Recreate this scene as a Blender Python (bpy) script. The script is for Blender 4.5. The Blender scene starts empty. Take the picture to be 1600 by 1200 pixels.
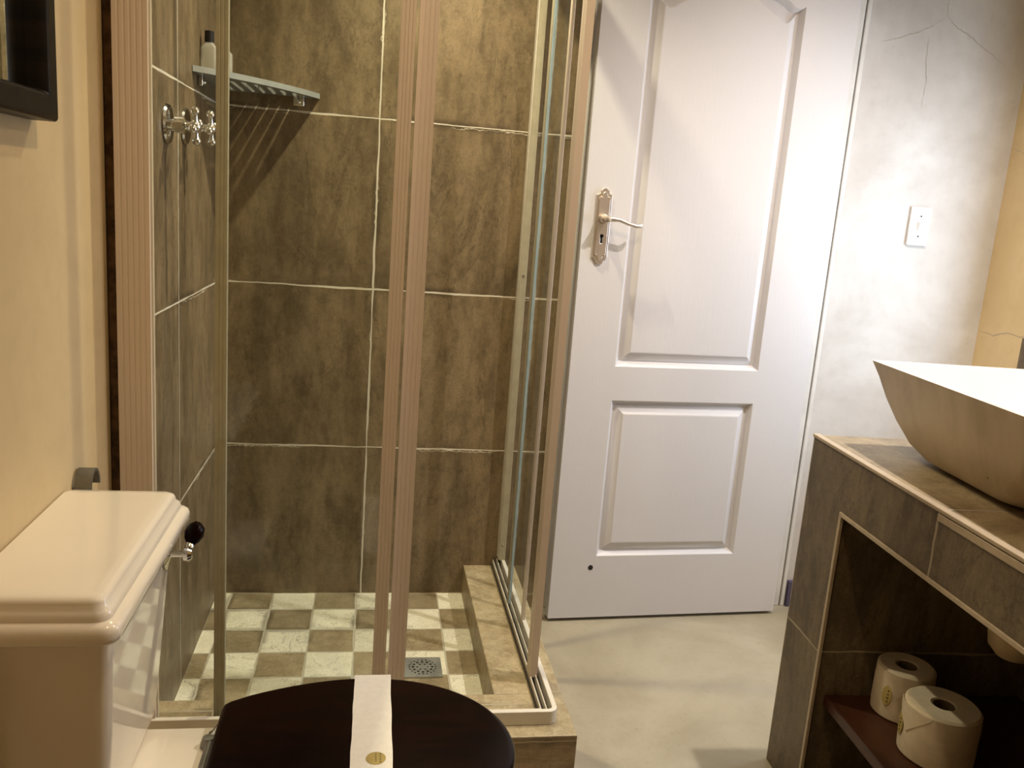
import bpy, bmesh, math, random
from mathutils import Vector, Matrix
random.seed(7)
S = bpy.context.scene
COL = S.collection
PI = math.pi

# ------------------------------------------------------------------ camera
F_PX = 1340.6
pitch, yaw, roll = math.radians(11.654), math.radians(9.6886), math.radians(4.2965)
fw = Vector((math.sin(yaw)*math.cos(pitch), math.cos(yaw)*math.cos(pitch), -math.sin(pitch)))
rt = Vector((math.cos(yaw), -math.sin(yaw), 0)); up = rt.cross(fw)
r2 = rt*math.cos(roll) + up*math.sin(roll); u2 = -rt*math.sin(roll) + up*math.cos(roll)
cd = bpy.data.cameras.new('camera'); cam = bpy.data.objects.new('camera', cd); COL.objects.link(cam)
M = Matrix((r2, u2, -fw)).transposed().to_4x4(); M.translation = Vector((0, 0, 1.3))
cam.matrix_world = M
cd.sensor_width = 36; cd.lens = F_PX/1600*36; cd.clip_start = .02
S.camera = cam

# ------------------------------------------------------------------ light and exposure
W = bpy.data.worlds.new('world'); S.world = W; W.use_nodes = True
W.node_tree.nodes['Background'].inputs[0].default_value = (.75, .85, 1, 1)
W.node_tree.nodes['Background'].inputs[1].default_value = .6
S.view_settings.view_transform = 'Standard'; S.view_settings.look = 'None'
S.view_settings.gamma = 1; S.view_settings.use_curve_mapping = False
S.view_settings.exposure = 0.16
WARM = (1, .80, .50)
def point(name, loc, watts, col, r=.03):
    l = bpy.data.lights.new(name, 'POINT'); l.energy = watts; l.color = col; l.shadow_soft_size = r
    o = bpy.data.objects.new(name, l); COL.objects.link(o); o.location = loc; return o
def spot(name, loc, watts, col, r=.03, ang=150, blend=.6):
    l = bpy.data.lights.new(name, 'SPOT'); l.energy = watts; l.color = col; l.shadow_soft_size = r
    l.spot_size = math.radians(ang); l.spot_blend = blend
    o = bpy.data.objects.new(name, l); COL.objects.link(o); o.location = loc; return o
DL = [(.16, 2.19), (1.34, 1.69), (.38, .95)]          # the three ceiling downlights
LZ = 2.42
spot('shower_light', (DL[0][0], DL[0][1], 2.38), 72, (1, .89, .62), .02, 118, 1)
spot('basin_light', (DL[1][0], DL[1][1], 2.38), 108, (1, .92, .86), .02, 140, 1)
spot('room_light', (DL[2][0], DL[2][1], 2.38), 27, (1, .75, .46), .03, 155)
al = bpy.data.lights.new('window_daylight', 'AREA'); al.shape = 'RECTANGLE'; al.size = .84; al.size_y = .34
al.energy = 12.5; al.color = (.62, .78, 1)
ao = bpy.data.objects.new('window_daylight', al); COL.objects.link(ao)
ao.location = (2.07, 2.08, 1.24); 
ao.rotation_euler = Vector((1, 0, 0)).to_track_quat('Z', 'X').to_euler()

# ------------------------------------------------------------------ node helpers
class N:
    def __init__(s, name):
        s.m = bpy.data.materials.new(name); s.m.use_nodes = True; s.t = s.m.node_tree; s.t.nodes.clear()
        s.out = s.t.nodes.new('ShaderNodeOutputMaterial')
    def n(s, typ, ins=None, **kw):
        nd = s.t.nodes.new('ShaderNode'+typ)
        for k, v in kw.items(): setattr(nd, k, v)
        for k, v in (ins or {}).items(): s.set(nd.inputs[k], v)
        return nd
    def set(s, sock, v):
        if isinstance(v, bpy.types.NodeSocket): s.t.links.new(v, sock)
        elif isinstance(v, bpy.types.Node): s.t.links.new(v.outputs[0], sock)
        else:
            if isinstance(v, tuple) and len(v) == 3 and sock.type == 'RGBA': v = v+(1,)
            sock.default_value = v
    def math(s, op, a, b=0, c=0, clamp=False):
        nd = s.t.nodes.new('ShaderNodeMath'); nd.operation = op; nd.use_clamp = clamp
        for i, v in enumerate((a, b, c)): s.set(nd.inputs[i], v)
        return nd.outputs[0]
    def vmath(s, op, a, b=(0, 0, 0)):
        nd = s.t.nodes.new('ShaderNodeVectorMath'); nd.operation = op; s.set(nd.inputs[0], a); s.set(nd.inputs[1], b); return nd.outputs[0]
    def mix(s, f, a, b, mode='MIX'):
        nd = s.t.nodes.new('ShaderNodeMix'); nd.data_type = 'RGBA'; nd.blend_type = mode
        s.set(nd.inputs[0], f); s.set(nd.inputs[6], a); s.set(nd.inputs[7], b); return nd.outputs[2]
    def ramp(s, f, lo, hi):
        nd = s.t.nodes.new('ShaderNodeMapRange'); nd.interpolation_type = 'SMOOTHSTEP'
        s.set(nd.inputs[0], f); nd.inputs[1].default_value = lo; nd.inputs[2].default_value = hi
        return nd.outputs[0]
    def noise(s, vec, scale, detail=4, rough=.55, dist=0):
        nd = s.n('TexNoise', {'Scale': scale, 'Detail': detail, 'Roughness': rough, 'Distortion': dist}); s.set(nd.inputs['Vector'], vec); return nd
    def P(s): return s.n('TexCoord').outputs['Object']
    def bsdf(s, col, rough=.5, metal=0, bump=None, bstr=.3, bdist=.002, **kw):
        b = s.n('BsdfPrincipled', {'Base Color': col, 'Roughness': rough, 'Metallic': metal})
        for k, v in kw.items(): s.set(b.inputs[k.replace('_', ' ')], v)
        if bump is not None:
            bp = s.n('Bump', {'Strength': bstr, 'Distance': bdist, 'Height': bump}); s.t.links.new(bp.outputs[0], b.inputs['Normal'])
        s.t.links.new(b.outputs[0], s.out.inputs[0]); return s.m

def simple(name, col, rough=.5, metal=0, var=.06, scale=30, bstr=.08, **kw):
    g = N(name); p = g.P(); nz = g.noise(p, scale)
    c = g.mix(g.ramp(nz.outputs[0], .3, .7), tuple(x*(1-var) for x in col), tuple(min(1, x*(1+var)) for x in col))
    return g.bsdf(c, rough, metal, nz.outputs[0], bstr, .001, **kw)

def stone_tile(name, ua, u0, pu, va, v0, pv, dark, light, grout, gw=.004, rough=.45, warp=.006, checker=None, chips=1, streak=(7, 7, 2.2), var=.25, stains=(), spec=.5):
    """glazed slate-look tile: grout lines at u0+k*pu, v0+k*pv in the object's own coordinates"""
    g = N(name); p = g.P()
    wn = g.noise(p, 9, 3, .7)
    wv = g.vmath('MULTIPLY', g.vmath('SUBTRACT', wn.outputs[1], (.5, .5, .5)), (warp*2,)*3)
    pw = g.vmath('ADD', p, wv)
    sx = g.n('SeparateXYZ', {0: pw}); ax = {'X': 0, 'Y': 1, 'Z': 2}
    U = g.math('DIVIDE', g.math('SUBTRACT', sx.outputs[ax[ua]], u0), pu)
    V = g.math('DIVIDE', g.math('SUBTRACT', sx.outputs[ax[va]], v0), pv)
    du = g.math('MULTIPLY', g.math('SUBTRACT', .5, g.math('ABSOLUTE', g.math('SUBTRACT', g.math('FRACT', U), .5))), pu)
    dv = g.math('MULTIPLY', g.math('SUBTRACT', .5, g.math('ABSOLUTE', g.math('SUBTRACT', g.math('FRACT', V), .5))), pv)
    d = g.math('MINIMUM', du, dv)
    wmod = g.ramp(g.noise(p, 5, 2).outputs[0], .35, .65)
    w = g.math('MULTIPLY_ADD', wmod, gw*.45, gw*.3)
    gm = g.math('SUBTRACT', 1, g.ramp(g.math('SUBTRACT', d, w), -.0005, .0012))
    fu, fv = g.math('FLOOR', U), g.math('FLOOR', V)
    cid = g.n('CombineXYZ', {0: fu, 1: fv, 2: 3.3})
    wh = g.n('TexWhiteNoise', {'Vector': cid.outputs[0]})
    # stone
    off = g.vmath('ADD', g.vmath('MULTIPLY', p, streak), g.vmath('MULTIPLY', wh.outputs['Color'], (5, 5, 5)))
    n1 = g.noise(off, 1.0, 8, .68, .8); n2 = g.noise(off, 4.5, 6, .7, .3); n3 = g.noise(p, 160, 2, .6)
    n4 = g.noise(p, 38, 5, .75, .5)
    f = g.math('ADD', g.math('ADD', g.math('MULTIPLY', n1.outputs[0], .5), g.math('MULTIPLY', n2.outputs[0], .3)), g.math('MULTIPLY', n4.outputs[0], .2))
    if checker:
        par = g.math('FRACT', g.math('MULTIPLY', g.math('ADD', fu, fv), .5))
        isl = g.math('SUBTRACT', 1, g.ramp(par, .2, .3))
        lt = g.mix(g.ramp(f, .3, .7), checker[0], checker[1])
        dk = g.mix(g.ramp(f, .3, .7), dark, light)
        col = g.mix(isl, dk, lt)
    else:
        col = g.mix(g.ramp(f, .37, .63), dark, light)
    br = g.math('MULTIPLY_ADD', wh.outputs['Value'], var, 1-var*.5)
    br = g.math('MULTIPLY', br, g.math('MULTIPLY_ADD', n3.outputs[0], .6, .70))
    col = g.mix(1, col, g.n('CombineColor', {0: br, 1: br, 2: br}).outputs[0], 'MULTIPLY')
    # hairline veins of the stone print
    vn = g.noise(g.vmath('MULTIPLY', p, (3, 3, 1.1)), 1.6, 6, .6, .6)
    vein = g.math('SUBTRACT', 1, g.ramp(g.math('ABSOLUTE', g.math('SUBTRACT', vn.outputs[0], .5)), .0, .007))
    col = g.mix(g.math('MULTIPLY', vein, .45), col, tuple(x*.45 for x in dark))
    # dark grime beside the joints
    grime = g.math('MULTIPLY', g.math('SUBTRACT', 1, g.ramp(d, .004, .02)), g.ramp(g.noise(p, 4, 4).outputs[0], .5, .64))
    col = g.mix(g.math('MULTIPLY', grime, .6), col, tuple(x*.3 for x in dark))
    for (a0, b0, wd, top, length) in stains:        # drip stains under fittings: along va downwards
        q = g.n('SeparateXYZ', {0: p})
        wob = g.math('MULTIPLY', g.math('SUBTRACT', g.noise(p, 14, 2).outputs[0], .5), .02)
        da = g.math('ABSOLUTE', g.math('SUBTRACT', g.math('ADD', q.outputs[ax[ua]], wob), a0))
        mk = g.math('SUBTRACT', 1, g.ramp(da, wd*.4, wd))
        m2 = g.math('MULTIPLY', g.ramp(q.outputs[2], top-length, top-length+.08), g.math('SUBTRACT', 1, g.ramp(q.outputs[2], top-.005, top)))
        col = g.mix(g.math('MULTIPLY', g.math('MULTIPLY', mk, m2), .6), col, tuple(x*.35 for x in dark))
    if chips:
        pc = g.vmath('ADD', p, g.vmath('MULTIPLY', g.vmath('SUBTRACT', g.noise(p, 22, 3, .8).outputs[1], (.5, .5, .5)), (.03,)*3))
        s2 = g.n('SeparateXYZ', {0: pc})
        U2 = g.math('DIVIDE', g.math('SUBTRACT', s2.outputs[ax[ua]], u0), pu); V2 = g.math('DIVIDE', g.math('SUBTRACT', s2.outputs[ax[va]], v0-.006), pv)
        d2 = g.math('MINIMUM', g.math('MULTIPLY', g.math('SUBTRACT', .5, g.math('ABSOLUTE', g.math('SUBTRACT', g.math('FRACT', U2), .5))), pu),
                    g.math('MULTIPLY', g.math('SUBTRACT', .5, g.math('ABSOLUTE', g.math('SUBTRACT', g.math('FRACT', V2), .5))), pv))
        cm = g.math('MULTIPLY', g.math('SUBTRACT', 1, g.ramp(d2, .0005, .0018)), g.ramp(g.noise(p, 3.3, 2).outputs[0], .50, .58))
        col = g.mix(g.math('MULTIPLY', cm, .8), col, grout)
    col = g.mix(gm, col, grout)
    h = g.math('ADD', g.math('MULTIPLY', f, .5), g.math('MULTIPLY', gm, -1.2))
    rg = g.math('ADD', rough, g.math('MULTIPLY', gm, .3))
    return g.bsdf(col, rg, 0, h, .35, .003, Specular_IOR_Level=spec)

def glass_mat(name, tint=(.985, .992, .982), refl=.07):
    g = N(name)
    tr = g.n('BsdfTransparent', {'Color': tint}); gl = g.n('BsdfGlossy', {'Color': (1, 1, 1), 'Roughness': .02})
    lw = g.n('LayerWeight', {'Blend': .25})
    fac = g.math('MULTIPLY_ADD', lw.outputs['Facing'], .09, .012)
    mx = g.n('MixShader', {0: fac, 1: tr.outputs[0], 2: gl.outputs[0]}); g.t.links.new(mx.outputs[0], g.out.inputs[0]); return g.m

def plaster(name, c1, c2, cracks=True, rough=.75, scale=2.2):
    g = N(name); p = g.P()
    n1 = g.noise(p, scale, 6, .6, .4); n2 = g.noise(p, 26, 5, .6); n3 = g.noise(p, 320, 2)
    col = g.mix(g.ramp(n1.outputs[0], .3, .7), c1, c2)
    col = g.mix(g.math('MULTIPLY', g.ramp(n2.outputs[0], .45, .75), .18), col, tuple(x*.78 for x in c1))
    if cracks:
        pd = g.vmath('ADD', p, g.vmath('MULTIPLY', g.noise(p, 5, 4).outputs[1], (.11, .11, .11)))
        vo = g.n('TexVoronoi', {'Scale': 1.5}, feature='DISTANCE_TO_EDGE'); g.set(vo.inputs['Vector'], pd)
        ck = g.math('MULTIPLY', g.math('SUBTRACT', 1, g.ramp(vo.outputs['Distance'], .001, .005)), g.ramp(g.noise(p, 1.5, 1).outputs[0], .48, .6))
        col = g.mix(g.math('MULTIPLY', ck, .45), col, tuple(x*.35 for x in c1))
    h = g.math('ADD', n2.outputs[0], g.math('MULTIPLY', n3.outputs[0], .3))
    return g.bsdf(col, rough, 0, h, .12, .002)

def wood(name, c1, c2, rough=.3, ax=(2, 30, 30), coat=0, spec=.5):
    g = N(name); p = g.P()
    n = g.noise(g.vmath('MULTIPLY', p, ax), 1.5, 6, .6, .8)
    return g.bsdf(g.mix(g.ramp(n.outputs[0], .3, .7), c1, c2), rough, 0, n.outputs[0], .08, .001, Coat_Weight=coat, Coat_Roughness=.12, Specular_IOR_Level=spec)

# ------------------------------------------------------------------ materials
DK, LT = (.110, .078, .040), (.270, .198, .110)
GROUT = (.62, .57, .45)
m_tile_back = stone_tile('tile_back', 'X', .002, .49, 'Z', .05, .4895, DK, LT, GROUT, .004, warp=.0035)
m_tile_left = stone_tile('tile_left', 'Y', 2.075, .52, 'Z', .05, .489, DK, LT, GROUT, .0035, warp=.002,
                         stains=((1.954, 0, .012, 1.36, .36), (2.14, 0, .010, 1.37, .32), (2.05, 0, .018, 1.9, .5)))
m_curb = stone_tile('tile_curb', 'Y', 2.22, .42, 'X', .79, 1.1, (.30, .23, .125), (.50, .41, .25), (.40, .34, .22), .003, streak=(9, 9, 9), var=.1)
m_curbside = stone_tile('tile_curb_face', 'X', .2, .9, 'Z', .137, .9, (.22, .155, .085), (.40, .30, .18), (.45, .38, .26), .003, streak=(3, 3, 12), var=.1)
m_sfloor = stone_tile('tile_shower_floor', 'X', -.012, .128, 'Y', 2.485, .128, (.20, .155, .085), (.40, .33, .20), (.46, .43, .32), .004, .35,
                      warp=.004, checker=((.66, .63, .46), (.86, .83, .66)), chips=0, streak=(12, 12, 12), var=.25)
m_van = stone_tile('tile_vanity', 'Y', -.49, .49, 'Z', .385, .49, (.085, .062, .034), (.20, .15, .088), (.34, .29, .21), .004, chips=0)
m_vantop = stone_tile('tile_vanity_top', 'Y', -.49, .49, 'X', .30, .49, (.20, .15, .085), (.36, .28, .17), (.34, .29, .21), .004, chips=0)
m_trim = simple('tile_trim', (.42, .34, .24), .4, scale=60)
m_left = plaster('warm_lit_plaster', (.50, .38, .21), (.60, .46, .26), False, scale=1.4)  # neutral plaster, the yellow of the warm lamps is put into its colour
m_right = plaster('warm_lit_plaster_right', (.58, .42, .21), (.68, .51, .28), False)  # same plaster, yellowed here too by warm light painted into the colour
m_back = plaster('pale_plaster', (.47, .42, .37), (.62, .585, .545), False)
m_ceil = plaster('ceiling_paint', (.62, .58, .50), (.68, .64, .56), False)
m_tileedge = simple('tile_edge', (.10, .055, .025), .85, var=.5, scale=40, bstr=.8)
m_skirt = simple('blue_skirting', (.075, .06, .11), .4)
def floor_mat():
    g = N('cement_floor'); p = g.P()
    n1 = g.noise(p, 2.2, 6, .6, .5); n2 = g.noise(p, 60, 4, .7)
    col = g.mix(g.ramp(n1.outputs[0], .3, .7), (.30, .255, .17), (.42, .37, .27))
    col = g.mix(g.math('MULTIPLY', g.ramp(n2.outputs[0], .55, .75), .35), col, (.20, .16, .10))
    return g.bsdf(col, g.math('MULTIPLY_ADD', n1.outputs[0], .2, .28), 0, n2.outputs[0], .1, .001)
m_floor = floor_mat()
def door_mat():
    g = N('white_door_paint'); p = g.P()
    gr = g.noise(g.vmath('MULTIPLY', p, (55, 55, 3)), 6, 4, .6)
    n1 = g.noise(p, 2, 3)
    col = g.mix(n1.outputs[0], (.60, .575, .575), (.65, .625, .625))
    return g.bsdf(col, .38, 0, gr.outputs[0], .25, .0012)
m_door = door_mat()
m_frame = simple('white_frame_paint', (.66, .63, .58), .35, scale=12)
m_alu = simple('anodised_pink_aluminium', (.68, .57, .47), .35, var=.0, scale=20, bstr=.0)
m_alu_l = simple('white_aluminium', (.72, .67, .56), .3, var=.04, scale=20, bstr=.02)
m_seal = simple('grey_seal', (.40, .36, .25), .5)
m_dkseal = simple('dark_channel', (.05, .04, .03), .5)
m_glass = glass_mat('clear_glass')
m_gedge = simple('glass_edge', (.38, .50, .56), .15)
m_chrome = simple('chrome', (.80, .80, .76), .12, 1, var=.03, bstr=.01)
m_nickel = simple('satin_nickel', (.74, .67, .60), .36, 1, var=.08, scale=15, bstr=.02)
m_dull = simple('dull_metal', (.20, .19, .17), .45, .8, var=.2)
m_drain = simple('drain_metal', (.42, .44, .40), .3, .6, var=.2)
m_black = simple('black', (.006, .005, .005), .5)
m_ceramic = simple('glazed_ceramic', (.80, .72, .60), .07, var=.015, scale=5, bstr=.0, Coat_Weight=.5, Coat_Roughness=.03)
m_basin = simple('white_basin_glaze', (.86, .84, .79), .10, var=.02, scale=6, bstr=.0)
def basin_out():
    g = N('basin_outside_shaded'); p = g.P(); n = g.noise(g.vmath('MULTIPLY', p, (7, 7, 3)), 2, 6, .65); n2 = g.noise(p, 50, 3)
    col = g.mix(g.ramp(n.outputs[0], .3, .65), (.44, .35, .23), (.55, .45, .31))  # brown shade on the dirty white ceramic is painted into this colour
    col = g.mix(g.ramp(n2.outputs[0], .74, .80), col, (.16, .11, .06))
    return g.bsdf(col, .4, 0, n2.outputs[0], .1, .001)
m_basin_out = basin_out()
m_lidwood = wood('dark_lid_wood', (.003, .001, .0008), (.008, .002, .0012), .24, (3, 20, 20), 0, .09)
m_shelfwood = wood('red_shelf_wood', (.035, .010, .004), (.065, .020, .008), .4, (30, 2, 30))
m_mirrorframe = wood('black_frame_wood', (.004, .003, .0025), (.012, .008, .005), .4, spec=.2)
m_mirror = simple('mirror_glass', (.72, .75, .70), .015, 1, var=.0, bstr=0)
m_paper = simple('white_paper', (.80, .77, .68), .8, var=.03, scale=80, bstr=.2)
m_roll = simple('tissue_paper', (.64, .55, .41), .9, var=.05, scale=50, bstr=.4)
m_card = simple('brown_card', (.16, .11, .06), .9)
m_gold = simple('gold_sticker', (.46, .36, .12), .4, .2, var=.1)
m_goldtext = simple('sticker_print', (.05, .035, .02), .6)
m_shelfglass = None
def shelf_mat():
    g = N('frosted_shelf'); n = g.noise(g.P(), 30, 4)
    return g.bsdf(g.mix(n.outputs[0], (.22, .235, .22), (.36, .375, .35)), .3, .0, None)
m_shelf = shelf_mat()
def clear_plastic():
    g = N('clear_plastic')
    tr = g.n('BsdfTransparent', {'Color': (.93, .93, .88)}); pr = g.n('BsdfPrincipled', {'Base Color': (.75, .73, .66, 1), 'Roughness': .15})
    mx = g.n('MixShader', {0: .42, 1: tr.outputs[0], 2: pr.outputs[0]}); g.t.links.new(mx.outputs[0], g.out.inputs[0]); return g.m
m_clear = clear_plastic()
m_soap = simple('soap', (.75, .72, .62), .4)
m_plastic = simple('white_plastic', (.86, .86, .86), .3, var=.01, bstr=.0)
m_pvc = simple('pvc_pipe', (.50, .38, .22), .45)
def emit(name, col, st):
    g = N(name); e = g.n('Emission', {'Color': col, 'Strength': st}); g.t.links.new(e.outputs[0], g.out.inputs[0]); return g.m
m_lamp = emit('lamp_face', (1, .85, .6), 6)

# ------------------------------------------------------------------ mesh helpers
class MB:
    def __init__(s): s.bm = bmesh.new(); s.mats = []
    def mi(s, m):
        if m not in s.mats: s.mats.append(m)
        return s.mats.index(m)
    def box(s, x0, x1, y0, y1, z0, z1, m=None, fm=None):
        v = [s.bm.verts.new(c) for c in ((x0,y0,z0),(x1,y0,z0),(x1,y1,z0),(x0,y1,z0),(x0,y0,z1),(x1,y0,z1),(x1,y1,z1),(x0,y1,z1))]
        for nm, idx in (('b',(0,3,2,1)),('t',(4,5,6,7)),('-y',(0,1,5,4)),('+x',(1,2,6,5)),('+y',(2,3,7,6)),('-x',(3,0,4,7))):
            f = s.bm.faces.new([v[i] for i in idx])
            mm = (fm or {}).get(nm, m)
            if mm: f.material_index = s.mi(mm)
        return s
    def loft(s, rings, cap=True, m=None, closed=True):
        R = [[s.bm.verts.new(p) for p in r] for r in rings]; n = len(R[0])
        for a, b in zip(R, R[1:]):
            for i in range(n if closed else n-1):
                f = s.bm.faces.new((a[i], a[(i+1) % n], b[(i+1) % n], b[i]))
                if m: f.material_index = s.mi(m)
        if cap:
            for r, rev in ((R[0], True), (R[-1], False)):
                f = s.bm.faces.new(r[::-1] if rev else r)
                if m: f.material_index = s.mi(m)
        return s
    def lathe(s, prof, loc=(0,0,0), axis='Z', n=32, m=None, cap=True):
        def P(r, h, a):
            c, d = r*math.cos(a), r*math.sin(a)
            return {'Z': (c, d, h), 'X': (h, c, d), 'Y': (d, h, c)}[axis]
        rings = [[tuple(Vector(P(max(r, 1e-5), h, 2*PI*i/n))+Vector(loc)) for i in range(n)] for r, h in prof]
        return s.loft(rings, cap, m)
    def tube(s, pts, r, n=12, m=None, cap=True):
        pts = [Vector(p) for p in pts]; rr = r if isinstance(r, (list, tuple)) else [r]*len(pts)
        rings = []; prev = None
        for i, p in enumerate(pts):
            t = (pts[min(i+1, len(pts)-1)]-pts[max(i-1, 0)]).normalized()
            a = prev if prev else (Vector((0,0,1)) if abs(t.z) < .9 else Vector((1,0,0)))
            b = t.cross(a).normalized(); a = b.cross(t).normalized(); prev = a
            rings.append([tuple(p+rr[i]*(math.cos(2*PI*k/n)*a+math.sin(2*PI*k/n)*b)) for k in range(n)])
        return s.loft(rings, cap, m)
    def sphere(s, c, r, m=None, sc=(1,1,1), n=16):
        prof = [(math.sin(PI*i/n), -math.cos(PI*i/n)) for i in range(n+1)]
        rings = [[(c[0]+r*sc[0]*max(q,1e-4)*math.cos(2*PI*k/n), c[1]+r*sc[1]*max(q,1e-4)*math.sin(2*PI*k/n), c[2]+r*sc[2]*h) for k in range(n)] for q, h in prof]
        return s.loft(rings, True, m)
    def plate(s, loops, h, f3, m=None):
        """flat plate with holes. loops: 2D loops, outer first; f3(u,v,w) -> 3D; w=0..h"""
        ed = []; allv = []
        for lp in loops:
            vs = [s.bm.verts.new(f3(u, v, 0)) for u, v in lp]; allv.append(vs)
            ed += [s.bm.edges.new((vs[i], vs[(i+1) % len(vs)])) for i in range(len(vs))]
        res = bmesh.ops.triangle_fill(s.bm, use_beauty=True, use_dissolve=False, edges=ed)
        fs = [g for g in res['geom'] if isinstance(g, bmesh.types.BMFace)]
        if h:
            mp = {}
            for vs, lp in zip(allv, loops):
                for v, (u, w_) in zip(vs, lp): mp[v] = s.bm.verts.new(f3(u, w_, h))
            for f in list(fs):
                nf = s.bm.faces.new([mp[v] for v in reversed(f.verts)])
                if m: nf.material_index = s.mi(m)
            for vs in allv:
                for i in range(len(vs)):
                    a, b = vs[i], vs[(i+1) % len(vs)]
                    nf = s.bm.faces.new((a, b, mp[b], mp[a]))
                    if m: nf.material_index = s.mi(m)
        if m:
            for f in fs: f.material_index = s.mi(m)
        return s
    def build(s, name, mat=None, parent=None, bevel=0, smooth=40, seg=2):
        bmesh.ops.recalc_face_normals(s.bm, faces=s.bm.faces)
        me = bpy.data.meshes.new(name); s.bm.to_mesh(me); s.bm.free()
        for m in (s.mats or [mat]): me.materials.append(m)
        if smooth:
            for p in me.polygons: p.use_smooth = True
            me.set_sharp_from_angle(angle=math.radians(smooth))
        o = bpy.data.objects.new(name, me); COL.objects.link(o)
        if parent: o.parent = parent
        if bevel:
            b = o.modifiers.new('bevel', 'BEVEL'); b.width = bevel; b.segments = seg; b.limit_method = 'ANGLE'; b.angle_limit = math.radians(40)
        return o
def tag(o, label, cat, group=None):
    o['label'] = label; o['category'] = cat
    if group: o['group'] = group
    return o
def empty(name, loc, label, cat, group=None, rz=0):
    o = bpy.data.objects.new(name, None); COL.objects.link(o); o.location = loc; o.rotation_euler.z = rz
    return tag(o, label, cat, group)
def st(o): o['kind'] = 'structure'; return o
def rrect(x0, x1, y0, y1, r, z, n=6, sharp=()):
    pts = []
    for k, (cx, cy, a0) in enumerate(((x1-r, y0+r, -90), (x1-r, y1-r, 0), (x0+r, y1-r, 90), (x0+r, y0+r, 180))):
        for i in range(n+1):
            a = math.radians(a0+90*i/n); pts.append((cx+r*math.cos(a), cy+r*math.sin(a), z))
    return pts
def copytree(o, parent=None):
    c = o.copy(); COL.objects.link(c); c.parent = parent
    for ch in list(o.children): copytree(ch, c)
    return c

CZ = 2.46     # ceiling
YB = 2.607    # back wall
VROT = math.radians(-2.85); VO = (1.017, 1.776)     # vanity corner and turn
def vw(lx, ly): c, s = math.cos(VROT), math.sin(VROT); return (VO[0]+lx*c-ly*s, VO[1]+lx*s+ly*c)

# ------------------------------------------------------------------ room shell
st(MB().box(-.7, 2.3, -1.2, 3.4, -.12, 0).build('floor', m_floor, smooth=0))
st(MB().box(-.7, 2.3, -1.2, 3.4, CZ, CZ+.1).build('ceiling', m_ceil, smooth=0))
st(MB().box(-.62, -.5, -1.12, 2.72, 0, CZ).build('wall_left', m_left, smooth=0))
b = MB(); b.box(-.5, .62, YB, YB+.12, 0, CZ); b.box(1.462, 2.15, YB, YB+.12, 0, CZ); b.box(.62, 1.462, YB, YB+.12, 2.16, CZ)
st(b.build('wall_back', m_back, smooth=0))
WY0, WY1, WZ0, WZ1 = 1.88, 2.28, .80, 1.68      # window opening, out of the photograph behind the partition
st(MB().box(2.03, 2.15, 1.0, WY0, 0, CZ).box(2.03, 2.15, WY1, YB, 0, CZ).box(2.03, 2.15, WY0, WY1, 0, WZ0).box(2.03, 2.15, WY0, WY1, WZ1, CZ).build('wall_right', m_right, smooth=0))
st(MB().box(.3, 1.8, 3.28, 3.38, 0, CZ).build('wall_hall', m_back, smooth=0))
# partition behind the vanity
c0 = vw(.543, .088); c1 = vw(.543, -2.9)
b = MB(); pts = [(c0[0], c0[1]), (2.03, c0[1]), (2.03, -1.0), (c1[0], -1.0)]
b.loft([[(x, y, 0) for x, y in pts], [(x, y, CZ) for x, y in pts]])
st(b.build('wall_partition', m_left, smooth=0))
# wall behind the camera
st(MB().box(-.5, 2.03, -1.12, -1.0, 0, CZ).build('wall_front', m_left, smooth=0))
wn = st(MB().box(2.10, 2.13, WY0, WY1, WZ0, WZ0+.035).box(2.10, 2.13, WY0, WY1, WZ1-.035, WZ1).box(2.10, 2.13, WY0, WY0+.035, WZ0+.035, WZ1-.035).box(2.10, 2.13, WY1-.035, WY1, WZ0+.035, WZ1-.035).build('window_1', m_frame, bevel=.003))
MB().box(2.112, 2.117, WY0+.035, WY1-.035, WZ0+.035, WZ1-.035).build('pane', m_glass, wn, smooth=0)
def crack(pts, ax, off, parent, name='crack'):
    b = MB(); q = []
    for (u0, z0), (u1, z1) in zip(pts, pts[1:]):
        for i in range(6):
            t = i/6; q.append((u0+(u1-u0)*t+random.uniform(-.002, .002), z0+(z1-z0)*t+random.uniform(-.003, .003)))
    q.append(pts[-1]); n = len(q); rings = []
    for i, (u, z) in enumerate(q):
        w = .0009*(1-abs(2*i/(n-1)-1))**.5+.0002
        P = (lambda a, h: (a, off, h)) if ax == 'x' else (lambda a, h: (off, a, h))
        rings.append([P(u-w*.7, z-w), P(u+w*.7, z+w)])
    b.loft(rings, cap=False, closed=False)
    b.build(name, m_crack, parent, smooth=0)
wb, wr = bpy.data.objects['wall_back'], bpy.data.objects['wall_right']
m_crack = simple('hairline_crack', (.38, .32, .25), .9)
YW = YB-.0006
crack([(1.725, 1.977), (1.678, 1.94), (1.62, 1.915), (1.566, 1.895), (1.521, 1.88)], 'x', YW, wb)
crack([(1.725, 1.977), (1.723, 2.03), (1.735, 2.12)], 'x', YW, wb)
crack([(1.725, 1.977), (1.77, 1.945), (1.825, 1.921), (1.889, 1.886), (1.958, 1.848)], 'x', YW, wb)
crack([(1.677, 1.906), (1.680, 1.84), (1.691, 1.775), (1.688, 1.70)], 'x', YW, wb)
crack([(2.645-.04, 1.604), (2.546, 1.585), (2.42, 1.59)], 'y', 2.0294, wr)
crack([(2.60, 1.003), (2.568, 1.005), (2.53, .998), (2.481, 1.017), (2.403, 1.015), (2.32, 1.02)], 'y', 2.0294, wr)
wp_ = bpy.data.objects['wall_partition']
b = MB(); q0, q1, q2, q3 = vw(.533, .088), vw(.533, -1.42), vw(.543, -1.42), vw(.543, .088)
b.loft([[(x, y, z) for x, y in (q0, q1, q2, q3)] for z in (.838, 1.08)]); b.build('splashback', m_van, wp_, smooth=0)

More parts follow.
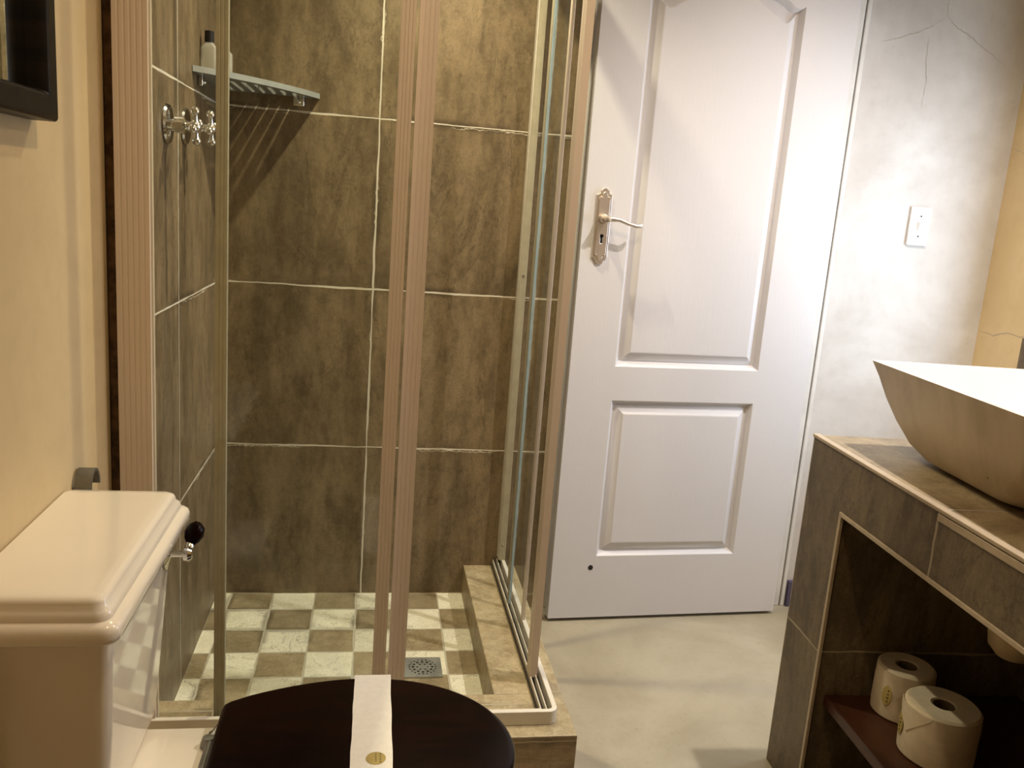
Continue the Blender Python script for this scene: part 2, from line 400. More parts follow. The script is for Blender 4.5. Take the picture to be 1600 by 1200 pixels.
# tiled shower walls and floor
TX = -.44
b = MB()
b.box(-.5, .60, YB-.012, YB, 0, CZ, m_tile_back)
st(b.build('wall_shower_back', m_tile_back, smooth=0))
b = MB(); ys = [1.742, YB-.012]
b.box(-.498, TX, 1.742, YB-.012, 0, CZ, m_tile_left, {'-y': m_tileedge})
st(b.build('wall_shower_left', m_tile_left, smooth=0))
st(MB().box(TX, .335, 1.85, YB-.012, 0, .05).build('floor_shower', m_sfloor, smooth=0))
# L-shaped curb
b = MB()
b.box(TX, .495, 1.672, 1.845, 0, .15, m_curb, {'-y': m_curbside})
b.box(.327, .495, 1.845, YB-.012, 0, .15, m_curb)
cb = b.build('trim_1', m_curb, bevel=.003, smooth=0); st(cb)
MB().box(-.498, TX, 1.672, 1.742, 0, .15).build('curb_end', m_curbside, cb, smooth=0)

# door frame (right jamb and head, left jamb)
b = MB()
b.box(1.424, 1.4505, YB-.004, YB+.10, 0, 2.2); b.box(1.4535, 1.468, YB-.007, YB+.10, 0, 2.2); b.box(1.449, 1.454, YB+.03, YB+.10, 0, 2.2); b.box(.605, .64, YB-.012, YB+.10, 0, 2.2); b.box(.64, 1.424, YB-.012, YB+.10, 2.155, 2.2)
fr = st(b.build('trim_2', m_frame, bevel=.003))
b = MB(); b.box(1.405, 1.424, YB+.01, YB+.05, 0, 2.155); b.build('door_stop', m_frame, fr)
st(MB().box(1.472, 2.03, YB-.014, YB, 0, .095).build('baseboard_back', m_skirt, bevel=.002))

# ------------------------------------------------------------------ door
DW = .800
ang = math.atan2(.047, .79)
door = bpy.data.objects.new('door_1', None)
b = MB()
def dloop(kind, ins):
    if kind == 'lo': x0, x1, z0, z1 = .143, .622, .224, .738
    else: x0, x1, z0, z1 = .143, .624, .845, 1.935
    x0 += ins; x1 -= ins; z0 += ins
    pts = [(x0, z0), (x1, z0)]
    if kind == 'lo': return pts + [(x1, z1-ins), (x0, z1-ins)]
    n = 28; w = x1-x0
    for i in range(n+1):
        t = i/n; x = x1-w*t
        e = abs(2*t-1)                      # 1 at the sides, 0 in the middle
        zz = z1-ins + .075*(.5+.5*math.cos(PI*min(1, e*1.04)))**.9 - .010*math.sin(PI*min(1, max(0, (e-.8)/.2)))
        pts.append((x, zz))
    return pts
dT = .04
f3 = lambda u, v, w: (u, w, v)
outer = [(0, .012), (DW, .012), (DW, 2.15), (0, 2.15)]
L0 = dloop('lo', 0); H0 = dloop('hi', 0)
b.plate([outer, L0, H0], 0, f3)
for kind in ('lo', 'hi'):
    prof = [(0, 0), (.002, .0015), (.012, .018), (.015, .0195), (.018, .019), (.042, .003), (.045, .002), (.048, .002)]
    b.loft([[(x, d, z) for x, z in dloop(kind, i)] for i, d in prof], cap=False)
    lp = dloop(kind, .048); vs = [b.bm.verts.new((x, .002, z)) for x, z in lp]
    ed = [b.bm.edges.new((vs[i], vs[(i+1) % len(vs)])) for i in range(len(vs))]
    bmesh.ops.triangle_fill(b.bm, use_beauty=True, use_dissolve=False, edges=ed)
# back and edges
for q in (((0,.012),(DW,.012)), ((DW,.012),(DW,2.15)), ((DW,2.15),(0,2.15)), ((0,2.15),(0,.012))):
    (a0, z0), (a1, z1) = q; b.bm.faces.new([b.bm.verts.new(p) for p in ((a0,0,z0),(a1,0,z1),(a1,dT,z1),(a0,dT,z0))])
b.bm.faces.new([b.bm.verts.new(p) for p in ((0,dT,.012),(DW,dT,.012),(DW,dT,2.15),(0,dT,2.15))])
bmesh.ops.remove_doubles(b.bm, verts=b.bm.verts, dist=.0002)
dl = b.build('door_1', m_door, smooth=25); st(dl)
dl.location = (.599, 2.492, 0); dl.rotation_euler.z = ang
# small dark hole near the foot of the leaf
MB().lathe([(.0, -.0012), (.008, -.0012), (.0085, .0), (.0, .001)], (.128, 0, .185), 'Y', 14).build('hole', m_black, dl)
# handle plate, lever and keyhole
def plate_loop(w, h, cz, cx):
    pts = []
    hw = w/2; hh = h/2; sh = .020
    def half(sg):
        q = [(hw, hh-sh-.006)]
        q += [(hw+.001, hh-sh), (hw-.004, hh-sh+.002), (hw-.006, hh-sh+.008)]
        for i in range(9):
            a = PI/2*i/8*2
            q.append(((hw-.0085)*math.cos(a), hh-sh+.004+(sh-.004)*math.sin(a)))
        q += [(-(hw-.006), hh-sh+.008), (-(hw-.004), hh-sh+.002), (-(hw+.001), hh-sh), (-hw, hh-sh-.006)]
        return q
    t = half(1); bt = [(-x, -z) for x, z in t]
    for x, z in t+bt: pts.append((cx+x, cz+z))
    return pts
def keyhole(cx, cz):
    q = []
    for i in range(13):
        a = math.radians(-60+300*i/12); q.append((cx+.0062*math.cos(a), cz+.006*math.sin(a)))
    q += [(cx-.004, cz-.021), (cx+.004, cz-.021)]
    return q
HX, HZ = .059, 1.262
b = MB(); b.plate([plate_loop(.046, .222, HZ, HX), keyhole(HX, HZ-.028)], -.006, f3)
hp = b.build('handle_plate', m_nickel, dl, bevel=.0015)
b = MB(); b.plate([plate_loop(.034, .200, HZ, HX), keyhole(HX, HZ-.028)], -.003, lambda u, v, w: (u, -.006+w, v)); b.build('raised_face', m_nickel, hp, bevel=.001)
MB().box(HX-.012, HX+.012, -.0008, -.0003, HZ-.055, HZ-.018).build('keyhole_back', m_black, hp, smooth=0)
for sx in (-.013, .013):
    for sz in (-.083, .083): MB().lathe([(0, -.0108), (.0028, -.0105), (.0036, -.009)], (HX+sx, 0, HZ+sz), 'Y', 12).build('screw', m_nickel, hp)
b = MB(); b.lathe([(.0, -.028), (.011, -.028), (.0135, -.022), (.012, -.018), (.0145, -.009)], (HX, 0, HZ+.022), 'Y', 20)
b.lathe([(.0, -.062), (.008, -.06), (.0088, -.045), (.007, -.028)], (HX, 0, HZ+.022), 'Y', 16)
zz = HZ+.022
b.tube([(HX-.004, -.050, zz), (HX+.012, -.052, zz+.002), (HX+.035, -.052, zz+.001), (HX+.062, -.051, zz-.008), (HX+.088, -.050, zz-.014), (HX+.102, -.048, zz-.012), (HX+.106, -.044, zz-.006)],
       [.008, .0085, .0062, .0052, .0056, .0066, .005], 12)
b.build('lever', m_nickel, dl)

# ------------------------------------------------------------------ light switch on the back wall
sw = empty('light_switch', (1.745, YB, 1.334), 'white light switch plate on the pale plaster wall right of the door', 'light switch')
MB().box(-.036, .036, -.009, -.0003, -.062, .062).build('switch_plate', m_plastic, sw, bevel=.003)
b = MB(); b.box(-.011, .011, -.0095, -.0085, -.024, .024); b.loft([[(-.0085,-.0095,-.016),(.0085,-.0095,-.016),(.0085,-.0095,.016),(-.0085,-.0095,.016)],[(-.0075,-.014,-.013),(.0075,-.014,-.013),(.0075,-.024,.010),(-.0075,-.024,.010)]])
b.build('rocker', m_plastic, sw, bevel=.001)
for s_ in (-.032, .032): MB().lathe([(0,-.0102),(.003,-.0102),(.0032,-.009)], (0,0,s_), 'Y', 12).build('screw', m_black, sw)

# ------------------------------------------------------------------ shower enclosure
TZ = .15; TH = .034; RT = 2.0
FY = 1.755; RX = .438
enc = empty('shower_enclosure', (0, 1.72, TZ), 'framed glass shower enclosure with pinkish aluminium posts on the tiled curb', 'shower enclosure')
def loc(o): o.parent = enc; o.location = -Vector(enc.location); return o
def bottom_track(z0, hh, name, mat, lip=True):
    # an L running from the left wall to a rounded front corner, then back to the rear wall
    def path(off):        # off inwards from the outer edge
        xo, yo = .457-off, 1.714+off; r = max(.004, .022-off)
        q = [(TX, yo)]
        for i in range(7):
            a = math.radians(-90+90*i/6); q.append((xo-r+r*math.cos(a), yo+r+r*math.sin(a)))
        q.append((xo, YB-.013)); return q
    b = MB()
    def wallstrip(o1, o2, za, zb, m):
        p1, p2 = path(o1), path(o2)
        rings = [[(x1, y1, za), (x1, y1, zb), (x2, y2, zb), (x2, y2, za)] for (x1, y1), (x2, y2) in zip(p1, p2)]
        b.loft(rings, True, m)
    wallstrip(0, .012, z0, z0+hh, mat)
    if lip:
        wallstrip(.012, .040, z0, z0+.006, m_dkseal)
        wallstrip(.020, .0235, z0+.006, z0+hh-.010, m_alu_l)
        wallstrip(.032, .0355, z0+.006, z0+hh-.014, m_alu_l)
    else: wallstrip(.012, .044, z0, z0+hh, mat)
    return b.build(name, mat, bevel=.0015)
loc(bottom_track(TZ+.0005, TH, 'bottom_track', m_alu_l))
loc(bottom_track(RT, .045, 'top_rail', m_alu, lip=False))
def ribbed(x0, x1, y0, y1, z0, z1, axis='x', ribs=5, depth=.0012):
    """extruded post whose front (-y, or -x) face carries fine vertical ribs"""
    b = MB(); pts = []
    n = ribs*4
    if axis == 'x':
        for i in range(n+1):
            u = x0+(x1-x0)*i/n; pts.append((u, y0+(depth if i % 4 in (0,) and 0 < i < n else 0)))
        pts += [(x1, y1), (x0, y1)]
    else:
        for i in range(n+1):
            u = y1+(y0-y1)*i/n; pts.append((x0+(depth if i % 4 == 0 and 0 < i < n else 0), u))
        pts += [(x1, y0), (x1, y1)]
    b.loft([[(x, y, z0) for x, y in pts], [(x, y, z1) for x, y in pts]])
    return b
loc(ribbed(-.478, -.417, 1.722, 1.741, 0.152, RT, ribs=6).build('wall_post', m_alu, smooth=20))
PB, PT = TZ+.028, RT
# front: fixed pane and sliding door slid behind it
fp = loc(MB().box(-.417, .034, 1.7335, 1.7385, PB-.018, PT).build('fixed_pane', m_glass, smooth=0))
ribbed(.033, .061, 1.7285, 1.7445, PB-.018, PT, ribs=4).build('stile', m_alu, fp, smooth=20)
MB().box(-.4168, -.4135, 1.732, 1.740, PB-.018, PT).build('seal', m_alu_l, fp, smooth=0)
sd = loc(MB().box(-.290, .070, 1.7505, 1.7555, PB-.010, PT).build('sliding_door', m_glass, smooth=0))
ribbed(-.303, -.281, 1.747, 1.763, PB-.010, PT, ribs=3).build('rear_stile', m_seal, sd, smooth=20)
ribbed(.068, .105, 1.7455, 1.7635, PB-.010, PT, ribs=4).build('front_stile', m_alu, sd, smooth=20)
# right side
wp = loc(MB().box(.434, .458, YB-.045, YB-.013, TZ+.034, RT).build('wall_post', m_alu_l, bevel=.001))
b = MB(); b.box(.436, .456, YB-.052, YB-.0455, TZ+.034, RT); b.build('channel', m_seal, wp)
for z_ in (.24, 1.10): MB().lathe([(0,-.0025),(.003,-.002),(.0042,0)], (.446, YB-.0525, z_), 'Y', 12).build('screw', m_chrome, wp)
fr_ = loc(MB().box(.446, .451, 2.15, YB-.05, PB-.018, PT).build('fixed_pane', m_glass, smooth=0))
MB().box(.4445, .4525, 2.40, 2.417, PB-.018, PT).build('seal', m_seal, fr_, smooth=0)
MB().box(.444, .453, 2.150, 2.168, PB-.018, PT).build('stile', m_alu, fr_, bevel=.001)
sr = loc(MB().box(.428, .433, 1.93, 2.28, PB-.010, PT).build('sliding_door', m_glass, smooth=0))
ribbed(.421, .439, 1.885, 1.930, PB-.010, PT, axis='y', ribs=2, depth=.0015).build('front_stile', m_alu, sr, smooth=20)
MB().box(.4275, .4335, 2.2802, 2.286, PB-.010, PT).build('glass_edge', m_gedge, sr, smooth=0)
MB().box(.4255, .4355, 2.2865, 2.296, PB-.010, PT).build('rear_seal', m_seal, sr, smooth=0)
MB().box(.424, .436, 1.890, 1.905, PB-.020, PB-.0102).build('roller', m_dull, sr, bevel=.001)

# ------------------------------------------------------------------ drain
def circ(cx, cy, r, n=10, rot=0, e=1): return [(cx+r*math.cos(2*PI*i/n+rot), cy+r*e*math.sin(2*PI*i/n+rot)) for i in range(n)]
dx, dy = .176, 2.136
b = MB(); loops = [[(dx-.052, dy-.05), (dx+.052, dy-.05), (dx+.052, dy+.05), (dx-.052, dy+.05)]]
for k, rr, hr in ((20, .036, .0027), (12, .026, .0042), (6, .014, .0033)):
    for i in range(k): a = 2*PI*i/k; loops.append(circ(dx+rr*math.cos(a), dy+rr*math.sin(a), hr, 8))
b.plate(loops, .004, lambda u, v, w: (u, v, .0507+w))
dr = empty('floor_drain', (0, 0, 0), 'square perforated metal drain in the checkered shower floor', 'drain')
b.build('grate', m_drain, dr, smooth=20)
MB().box(dx-.050, dx+.050, dy-.048, dy+.048, .0502, .0506).build('sump', m_black, dr, smooth=0)

# ------------------------------------------------------------------ corner shelf and what stands on it
SZ = 1.566
sh = empty('corner_shelf', (TX, YB-.012, SZ), 'frosted slotted corner shelf on the shower wall above the taps', 'shelf')
R_ = .272; RL = .37
def sc(t):
    a = PI/2*t; x = R_*math.sin(a)**.82 if t > 0 else 0; y = -RL*math.cos(a)**.82 if t < 1 else 0
    # a nearly straight chord with a soft bulge
    cx, cy = R_*t, -RL*(1-t)
    return (.25*x+.75*cx, .25*y+.75*cy)
n_ = 24; ol = [(.0015, -.0015)] + [(max(.0015, x), min(-.0015, y)) for x, y in [sc(i/n_) for i in range(n_+1)]]
loops = [ol]
for k in range(7):
    x = .035+.028*k
    tt = x/R_; yf = sc(tt)[1]+.022
    y0, y1 = max(yf, -.24+.2*max(0,.12-x)), -.014
    if y1-y0 > .012: loops.append([(x, y1), (x, y0), (x+.011, y0), (x+.011, y1)])
b = MB(); b.plate(loops, .014, lambda u, v, w: (u, v, w-.009)); b.build('shelf_plate', m_shelf, sh, smooth=20)
for (x, y) in ((.215, -.004), (.004, -.29)):
    b = MB()
    if x > .1: b.box(x-.015, x+.015, -.012, -.001, -.034, -.0055); b.lathe([(0,-.018),(.005,-.017),(.006,-.012)], (x, 0, -.024), 'Y', 12)
    else: b.box(.001, .012, y-.015, y+.015, -.034, -.0055); b.lathe([(0,.018),(.005,.017),(.006,.012)], (0, y, -.024), 'X', 12)
    b.build('shelf_clip', m_chrome, sh, bevel=.002)
SX, SY, ST_ = TX, YB-.012, SZ+.0052
bt = empty('shampoo_bottle', (SX+.0215, SY-.27, ST_), 'small clear bottle with a black cap at the left end of the shower shelf', 'bottle')
MB().loft([rrect(-.019, .019, -.013, .013, .008, z) for z in (0, .004)]+[rrect(-.020, .020, -.014, .014, .009, z) for z in (.006, .055)]+[rrect(-.012, .012, -.011, .011, .009, .064), rrect(-.009, .009, -.009, .009, .008, .068)]).build('body', m_clear, bt)
MB().lathe([(0, .068), (.011, .068), (.0112, .069), (.011, .094), (.0, .095)], n=20).build('cap', m_black, bt)
b2 = empty('lotion_bottle', (SX+.052, SY-.232, ST_), 'clear capless toiletry bottle beside the black-capped one on the shower shelf', 'bottle')
MB().loft([rrect(-.018, .018, -.013, .013, .008, z) for z in (0, .05)]+[rrect(-.011, .011, -.010, .010, .008, .058)]).build('body', m_clear, b2)
b = MB(); b.loft([rrect(-.02, .02, -.012, .012, .009, 0), rrect(-.022, .022, -.013, .013, .010, .005), rrect(-.018, .018, -.010, .010, .008, .010)])
so = b.build('soap_bar', m_soap); so.location = (SX+.122, SY-.12, ST_); tag(so, 'thin white soap bar lying in the middle of the shower shelf', 'soap')

# ------------------------------------------------------------------ taps
def tap(y, z, label):
    t = empty('shower_tap', (TX, y, z), label, 'tap', 'cross-head taps on the left shower wall')
    MB().lathe([(.0, .0005), (.041, .0005), (.042, .003), (.039, .007), (.018, .009), (.0, .009)], axis='X', n=32).build('flange', m_chrome, t)
    MB().lathe([(.011, .009), (.011, .016), (.017, .018), (.0175, .036), (.011, .039), (.009, .045), (.0075, .046), (.0075, .052)], axis='X', n=24).build('spindle', m_chrome, t)
    b = MB(); b.lathe([(0, .050), (.010, .051), (.014, .056), (.014, .062), (.009, .068), (.0, .071)], axis='X', n=20)
    for k in range(4):
        a = PI/2*k+.25; c, s = math.cos(a), math.sin(a)
        b.tube([(.059, c*.008, s*.008), (.059, c*.018, s*.018), (.059, c*.027, s*.027)], [.006, .0048, .006], 10)
        b.sphere((.059, c*.031, s*.031), .0095, n=12)
    b.build('cross_handle', m_chrome, t)
    return t
tap(1.965, 1.417, 'chrome cross-head shower tap nearer the camera, fully visible left of the glass stile')
tap(2.14, 1.425, 'chrome cross-head shower tap farther back, partly behind the glass stile')

# ------------------------------------------------------------------ mirror on the left wall
mi = empty('wall_mirror', (-.5, .9, 1.9), 'black wooden framed mirror on the warm-lit plaster wall at the upper left', 'mirror')
my0, my1, mz0, mz1 = .55-.9, 1.398-.9, 1.372-1.9, 2.25-1.9
def frring(d, x): return [(x, my0+d, mz0+d), (x, my1-d, mz0+d), (x, my1-d, mz1-d), (x, my0+d, mz1-d)]
b = MB(); b.loft([frring(0, .001), frring(0, .034), frring(.004, .038), frring(.033, .038), frring(.036, .035), frring(.040, .022), frring(.040, .001)], cap=False)
b.build('frame', m_mirrorframe, mi, bevel=.002)
MB().box(.002, .010, my0+.035, my1-.035, mz0+.035, mz1-.035).build('mirror_glass', m_mirror, mi, smooth=0)

# ------------------------------------------------------------------ holder strap on the wall behind the cistern
br = empty('wall_bracket', (-.5, 1.540, .762), 'small dark metal arched bracket on the warm-lit plaster wall behind the cistern', 'bracket')
b = MB(); rings = []
for i in range(17):
    a = PI*i/16; c, s = math.cos(a), math.sin(a)
    rings.append([(.004+.028, .0+c*.026, s*.034), (.004, .0+c*.026, s*.034), (.004, .0+c*.021, s*.029), (.004+.028, .0+c*.021, s*.029)])
b.loft(rings); b.build('arch', m_dull, br)
MB().box(.0005, .004, -.026, .026, -.03, .004).build('back_plate', m_dull, br, bevel=.001)
b = MB(); b.tube([(.0005, .05, .002), (.012, .05, .004), (.02, .05, .002)], [.007, .007, .005], 10); b.build('peg', m_drain, br)

# ------------------------------------------------------------------ toilet
to = empty('toilet', (-.1, 1.25, 0), 'white ceramic toilet with boxy cistern and dark wooden lid beside the shower', 'toilet')
def tl(o): o.parent = to; o.location = (.1, -1.25, 0); return o
b = MB()
def rr2(x0, x1, y0, y1, r, z): return rrect(x0, x1, y0, y1, r, z, 7)
b.loft([rr2(-.497, -.342, 1.135, 1.425, .02, .40), rr2(-.497, -.339, 1.130, 1.43, .02, .43), rr2(-.497, -.322, 1.098, 1.455, .018, .69), rr2(-.497, -.322, 1.098, 1.455, .018, .716)])
tl(b.build('cistern', m_ceramic, smooth=50))
b = MB()
Lx0, Lx1, Ly0, Ly1 = -.497, -.300, 1.052, 1.512
prof = [(.012, .716), (.004, .718), (0, .723), (0, .735), (.002, .741), (.007, .745), (.012, .747), (.0125, .752), (.015, .758), (.020, .763), (.0205, .768), (.023, .7725), (.029, .7755), (.040, .776)]
b.loft([rr2(Lx0, Lx1-i, Ly0+i, Ly1-i, max(.008, .022-i*.3), z) for i, z in prof])
tl(b.build('cistern_lid', m_ceramic, smooth=60))
# lever
fl = MB(); fl.lathe([(0, .0005), (.025, .0005), (.026, .003), (.014, .006), (.006, .008), (.006, .026), (.012, .029), (.013, .036), (.009, .042), (.0, .044)], (-.3225, 1.415, .690), 'X', 24)
tl2 = (-.2895, 1.418, .694)
fl.tube([tl2, (-.288, 1.424, .700), (-.287, 1.428, .704)], [.008, .009, .007], 12)
lev = tl(fl.build('flush_lever', m_chrome))
kb = MB(); kb.tube([(-.287, 1.428, .703), (-.285, 1.431, .708), (-.282, 1.437, .717), (-.279, 1.444, .728), (-.277, 1.448, .733)], [.008, .013, .0165, .014, .006], 16)
k_ = kb.build('wooden_knob', m_lidwood, lev)
# bowl
def egg(cx, cy, fx, bx, hy, z, n=40):
    q = []
    for i in range(n):
        a = 2*PI*i/n; c, s = math.cos(a), math.sin(a)
        ex = fx if c > 0 else bx
        q.append((cx+ex*(abs(c)**(1 if c > 0 else .75))*(1 if c > 0 else -1), cy+hy*(abs(s)**(.95))*(1 if s > 0 else -1), z))
    return q
b = MB(); cy = 1.25
b.loft([egg(-.06, cy, .19, .20, .13, 0), egg(-.06, cy, .18, .20, .12, .03), egg(-.06, cy, .15, .19, .10, .12), egg(-.04, cy, .19, .20, .13, .22), egg(-.02, cy, .24, .20, .175, .33), egg(-.02, cy, .255, .20, .19, .375), egg(-.02, cy, .255, .20, .19, .395),
        egg(-.02, cy, .215, .15, .150, .397), egg(-.02, cy, .19, .13, .13, .34), egg(-.02, cy, .12, .09, .08, .25)])
tl(b.build('bowl', m_ceramic, smooth=50))
b = MB(); b.loft([rr2(-.497, -.16, 1.150, 1.362, .03, .33), rr2(-.497, -.16, 1.135, 1.372, .035, .36), rr2(-.497, -.16, 1.135, 1.372, .035, .388), rr2(-.49, -.166, 1.142, 1.365, .03, .3955)])
tl(b.build('deck', m_ceramic, smooth=50))
def lid_loop(ins, z):
    # straight hinge edge with soft corners, then a rounded horseshoe
    x0, x1, hy, cy = -.224+ins, .262-ins, .206-ins, 1.247
    q = []; N_ = 44
    for i in range(N_+1):
        a = -PI/2*1.0 + PI*i/N_
        xm = x0+.225
        q.append((xm+(x1-xm)*max(0, math.cos(a))**.92, cy+hy*math.sin(a), z))
    xm = x0+.225; yb = .137-ins*.6
    for i in range(1, 9):
        t = i/9; q.append((xm-(xm-x0-.012)*t, cy+hy-(hy-yb-.006)*(t**1.8), z))
    q += [(x0+.008, cy+yb+.001, z), (x0+.002, cy+yb-.006, z), (x0, cy+yb-.016, z), (x0, cy-yb+.016, z), (x0+.002, cy-yb+.006, z), (x0+.008, cy-yb-.001, z)]
    for i in range(8, 0, -1):
        t = i/9; q.append((xm-(xm-x0-.012)*t, cy-hy+(hy-yb-.006)*(t**1.8), z))
    return q
b = MB()
outer_ = lid_loop(.004, 0)
b.loft([lid_loop(i, z) for i, z in ((.010, .398), (.004, .401), (.004, .412), (.010, .4145))])
tl(b.build('seat', m_lidwood, smooth=50))
b = MB(); b.loft([lid_loop(i, z) for i, z in ((.006, .4155), (.001, .418), (0, .422), (0, .427), (.002, .4315), (.006, .4345), (.012, .4355))])
tl(b.build('lid', m_lidwood, smooth=40))
b = MB(); b.tube([(-.233, 1.16, .405), (-.233, 1.334, .405)], .0065, 12)
for y in (1.185, 1.315): b.lathe([(.013, .3957), (.013, .400), (.009, .412), (.0, .413)], (-.236, y, 0), 'Z', 16)
b.tube([(-.236, 1.315, .405), (-.224, 1.345, .412)], [.006, .005], 8)
tl(b.build('hinge', m_dull))

# paper band round the lid
pb = empty('paper_band', (.03, 1.25, .4365), 'white hygiene paper band laid across the dark toilet lid', 'paper band')
b = MB(); rows = []
for i in range(26):
    t = i/25; y = 1.4540-.405*t
    wob = .0004*math.sin(t*19)+.0003*math.sin(t*43)
    z = .4368+.0002*math.sin(t*30)
    rows.append(((-.0035-.002*t+wob, y, z), (.0615-.001*t+.0005*math.sin(t*23+1), y, z)))
rows.insert(0, ((-.0035, 1.4555, .4225), (.0615, 1.4555, .4225))); rows.insert(1, ((-.0035, 1.4555, .4335), (.0615, 1.4555, .4335)))
rings = [[(a[0], a[1], a[2]), (c[0], c[1], c[2]), (c[0], c[1]-(.0006 if k < 2 else 0), c[2]+(.0006 if k >= 2 else 0)), (a[0], a[1]-(.0006 if k < 2 else 0), a[2]+(.0006 if k >= 2 else 0))] for k, (a, c) in enumerate(rows)]
b.loft(rings); o = b.build('strip', m_paper, pb, smooth=20); o.location = (-.03, -1.25, -.4365)
b = MB(); b.lathe([(0, 0), (.0155, 0), (.0155, .0003), (0, .0003)], (.035, 1.210, .4378), 'Z', 32); sk = b.build('sticker', m_gold, pb); sk.location = (-.03, -1.25, -.4365)
b = MB()
for k in range(4): b.lathe([(0, 0), (.0013, 0), (.0013, .0002), (0, .0002)], (.042, 1.2155-.0062*k+.004, .4382), 'Z', 6)
b.box(.0345, .0352, 1.200, 1.222, .4382, .4384)
b.build('sticker_print', m_goldtext, sk)

# ------------------------------------------------------------------ vanity
va = empty('vanity', (VO[0], VO[1], 0), 'brown tiled vanity counter with an open niche below the basin at right', 'vanity', rz=VROT)
VH = .838; VD = .540; VL = -1.42
oy0, oy1, oz0, oz1 = -.166, -1.26, .07, .713
b = MB()
# front skin with the opening
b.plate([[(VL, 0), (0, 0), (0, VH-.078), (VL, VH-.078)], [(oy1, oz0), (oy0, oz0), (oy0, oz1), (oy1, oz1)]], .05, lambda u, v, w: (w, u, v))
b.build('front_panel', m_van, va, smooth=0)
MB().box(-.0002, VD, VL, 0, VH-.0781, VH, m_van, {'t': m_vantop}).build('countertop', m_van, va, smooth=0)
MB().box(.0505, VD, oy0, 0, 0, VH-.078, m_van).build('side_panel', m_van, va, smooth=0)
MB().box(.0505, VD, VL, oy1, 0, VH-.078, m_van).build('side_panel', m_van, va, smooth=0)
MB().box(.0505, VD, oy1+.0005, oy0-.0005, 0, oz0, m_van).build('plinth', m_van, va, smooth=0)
b = MB()
b.box(-.0035, .004, oy0-.009, oy0-.0002, oz0, oz1); b.box(-.0035, .004, oy1, oy0, oz1-.009, oz1-.0002)
b.build('opening_trim', m_trim, va, bevel=.001)
b = MB(); b.box(-.004, .012, VL, 0, VH-.004, VH+.0035); b.box(-.003, .004, VL, -.49, VH-.020, VH-.006)
b.build('edge_trim', m_trim, va, bevel=.0015)
MB().box(.028, .50, oy1+.002, oy0-.002, .255, .280).build('shelf', m_shelfwood, va, bevel=.002)

# basin
BR = math.radians(-4.6)
ba = empty('basin', (1.087, 1.708, VH+.0003), 'large square white vessel basin on the tiled counter', 'basin', rz=BR)
def sq(x0, x1, y0, y1, r, z, n=8): return rrect(x0, x1, y0, y1, r, z, n)
BW, BL, BHh = .405, .56, 1.03-VH-.0003
def ring(t, z, r, bow=0): # t shrink toward the centre
    cx, cyy = BW/2, -BL/2; hx, hy = BW/2*t, BL/2*(t if t > .9 else t*.98)
    return sq(cx-hx, cx+hx, cyy-hy, cyy+hy, min(r, hx*.98), z)
b = MB()
outp = [(.42, 0, .06), (.58, .003, .08), (.68, .013, .08), (.762, .036, .06), (.842, .076, .04), (.902, .118, .025), (.953, .160, .012), (.995, BHh-.006, .006), (1.0, BHh-.001, .004)]
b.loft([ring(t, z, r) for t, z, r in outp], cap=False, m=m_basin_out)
f_ = b.bm.faces.new([b.bm.verts.new(p) for p in ring(*outp[0])][::-1]); f_.material_index = 0
inp = [(1.0, BHh-.001, .004), (.995, BHh, .005), (.965, BHh, .008), (.955, BHh-.004, .012), (.86, .135, .03), (.70, .075, .06), (.52, .035, .08), (.30, .022, .06), (.05, .020, .01)]
b.loft([ring(t, z, r) for t, z, r in inp], cap=False, m=m_basin)
bmesh.ops.remove_doubles(b.bm, verts=b.bm.verts, dist=.0003)
b.build('bowl', None, ba, smooth=50)
MB().lathe([(0, .024), (.018, .0245), (.022, .0225), (.022, .0205)], (BW/2, -BL/2, 0), 'Z', 24).build('waste', m_chrome, ba)

tr = empty('basin_trap', (1.295, 1.395, .5), 'pale plastic drain trap hanging under the counter inside the dark niche', 'drain trap')
b = MB(); b.lathe([(0, -.012), (.030, -.008), (.046, .010), (.050, .035), (.050, .10), (.052, .104), (.052, .112), (.040, .120), (.022, .126), (.020, .14), (.020, .255)], n=28)
b.tube([(.0, -.02, .08), (.0, -.07, .085), (.03, -.12, .085), (.22, -.13, .085)], .018, 12)
b.build('trap_body', m_pvc, tr)

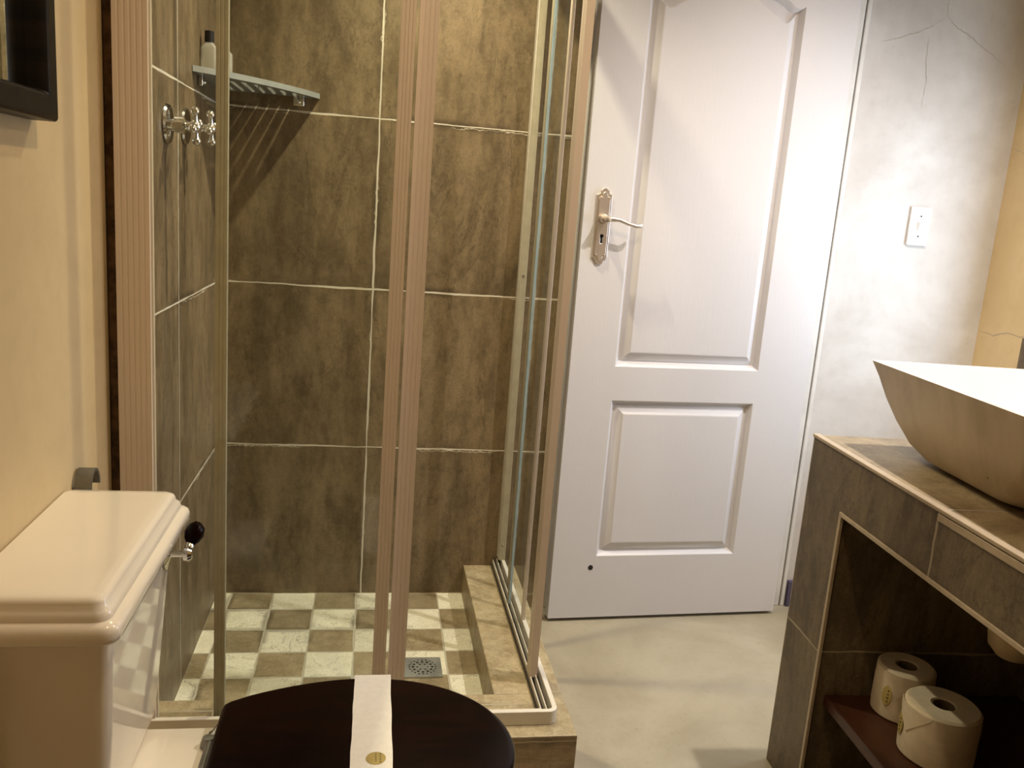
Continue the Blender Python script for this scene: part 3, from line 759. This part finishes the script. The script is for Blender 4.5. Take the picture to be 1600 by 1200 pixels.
# toilet rolls
def roll(x, y, z, R, H, label, stick, rz):
    t = empty('toilet_roll', (x, y, z), label, 'toilet roll', 'toilet rolls on the niche shelf', rz=rz)
    b = MB(); n = 40; rings = []
    pr = [(.021, .004), (.021, H-.004), (.024, H), (R-.006, H+.0005), (R-.001, H-.004), (R, H*.7), (R*.995, H*.45), (R, H*.2), (R-.001, .004), (R-.005, 0), (.024, 0), (.021, .004)]
    for r_, h in pr:
        q = []
        for i in range(n):
            a = 2*PI*i/n; k = 1
            if r_ > R*.8: k = 1+.006*math.sin(3*a+h*40)+.004*math.sin(7*a-h*60)
            q.append((r_*k*math.cos(a), r_*k*math.sin(a), h))
        rings.append(q)
    b.loft(rings, cap=False); b.build('tissue', m_roll, t)
    b = MB(); b.lathe([(.0195, .003), (.0195, H-.002), (.0208, H-.002), (.0208, .003)], n=32, cap=False); b.build('core', m_card, t)
    # folded corner of the paper wrap
    b = MB(); a0 = stick+.35; rings = []
    for i in range(9):
        a = a0+.9*(i/8-.5)*1.5; hh = H*(.92-.42*(1-abs(i/8-.5)*2))
        rings.append([(1.012*R*math.cos(a), 1.012*R*math.sin(a), hh), (1.012*R*math.cos(a), 1.012*R*math.sin(a), H-.004), (1.024*R*math.cos(a), 1.024*R*math.sin(a), H-.004), (1.024*R*math.cos(a), 1.024*R*math.sin(a), hh)])
    b.loft(rings); b.build('paper_flap', m_roll, t)
    b = MB(); rings = []
    for i in range(13):
        a = stick+.36*(i/12-.5); s_ = math.sqrt(max(0, 1-(2*i/12-1)**2)); hw = .021*s_+.001
        rings.append([(rr*R*math.cos(a), rr*R*math.sin(a), H*.5+q*hw) for rr, q in ((1.012, -1), (1.012, 1), (1.03, 1), (1.03, -1))])
    b.loft(rings); sk = b.build('sticker', m_gold, t)
    b = MB()
    for k in range(4):
        a = stick+.05; hh = H*.5+.012-.008*k
        b.sphere((1.03*R*math.cos(a), 1.03*R*math.sin(a), hh), .0018, n=6)
    b.build('sticker_print', m_goldtext, sk)
    return t
roll(1.175, 1.536, .2805, .060, .112, 'toilet roll farther back on the niche shelf, gold sticker facing out', math.radians(205), 0)
roll(1.158, 1.388, .2805, .072, .112, 'fatter toilet roll nearer the camera on the niche shelf', math.radians(160), 0)

# ------------------------------------------------------------------ ceiling downlights
for i, (x, y) in enumerate(DL):
    d = empty('ceiling_downlight', (x, y, CZ), ('round white downlight in the ceiling over the shower', 'round white downlight in the ceiling over the basin', 'round white downlight in the ceiling over the toilet')[i], 'ceiling light', 'ceiling downlights')
    MB().lathe([(.030, -.001), (.045, -.001), (.045, -.006), (.032, -.010), (.030, -.001)], n=32, cap=False).build('ring', m_frame, d)
    MB().lathe([(0, -.003), (.030, -.003), (.030, -.002), (0, -.002)], n=32).build('lamp', m_lamp, d)
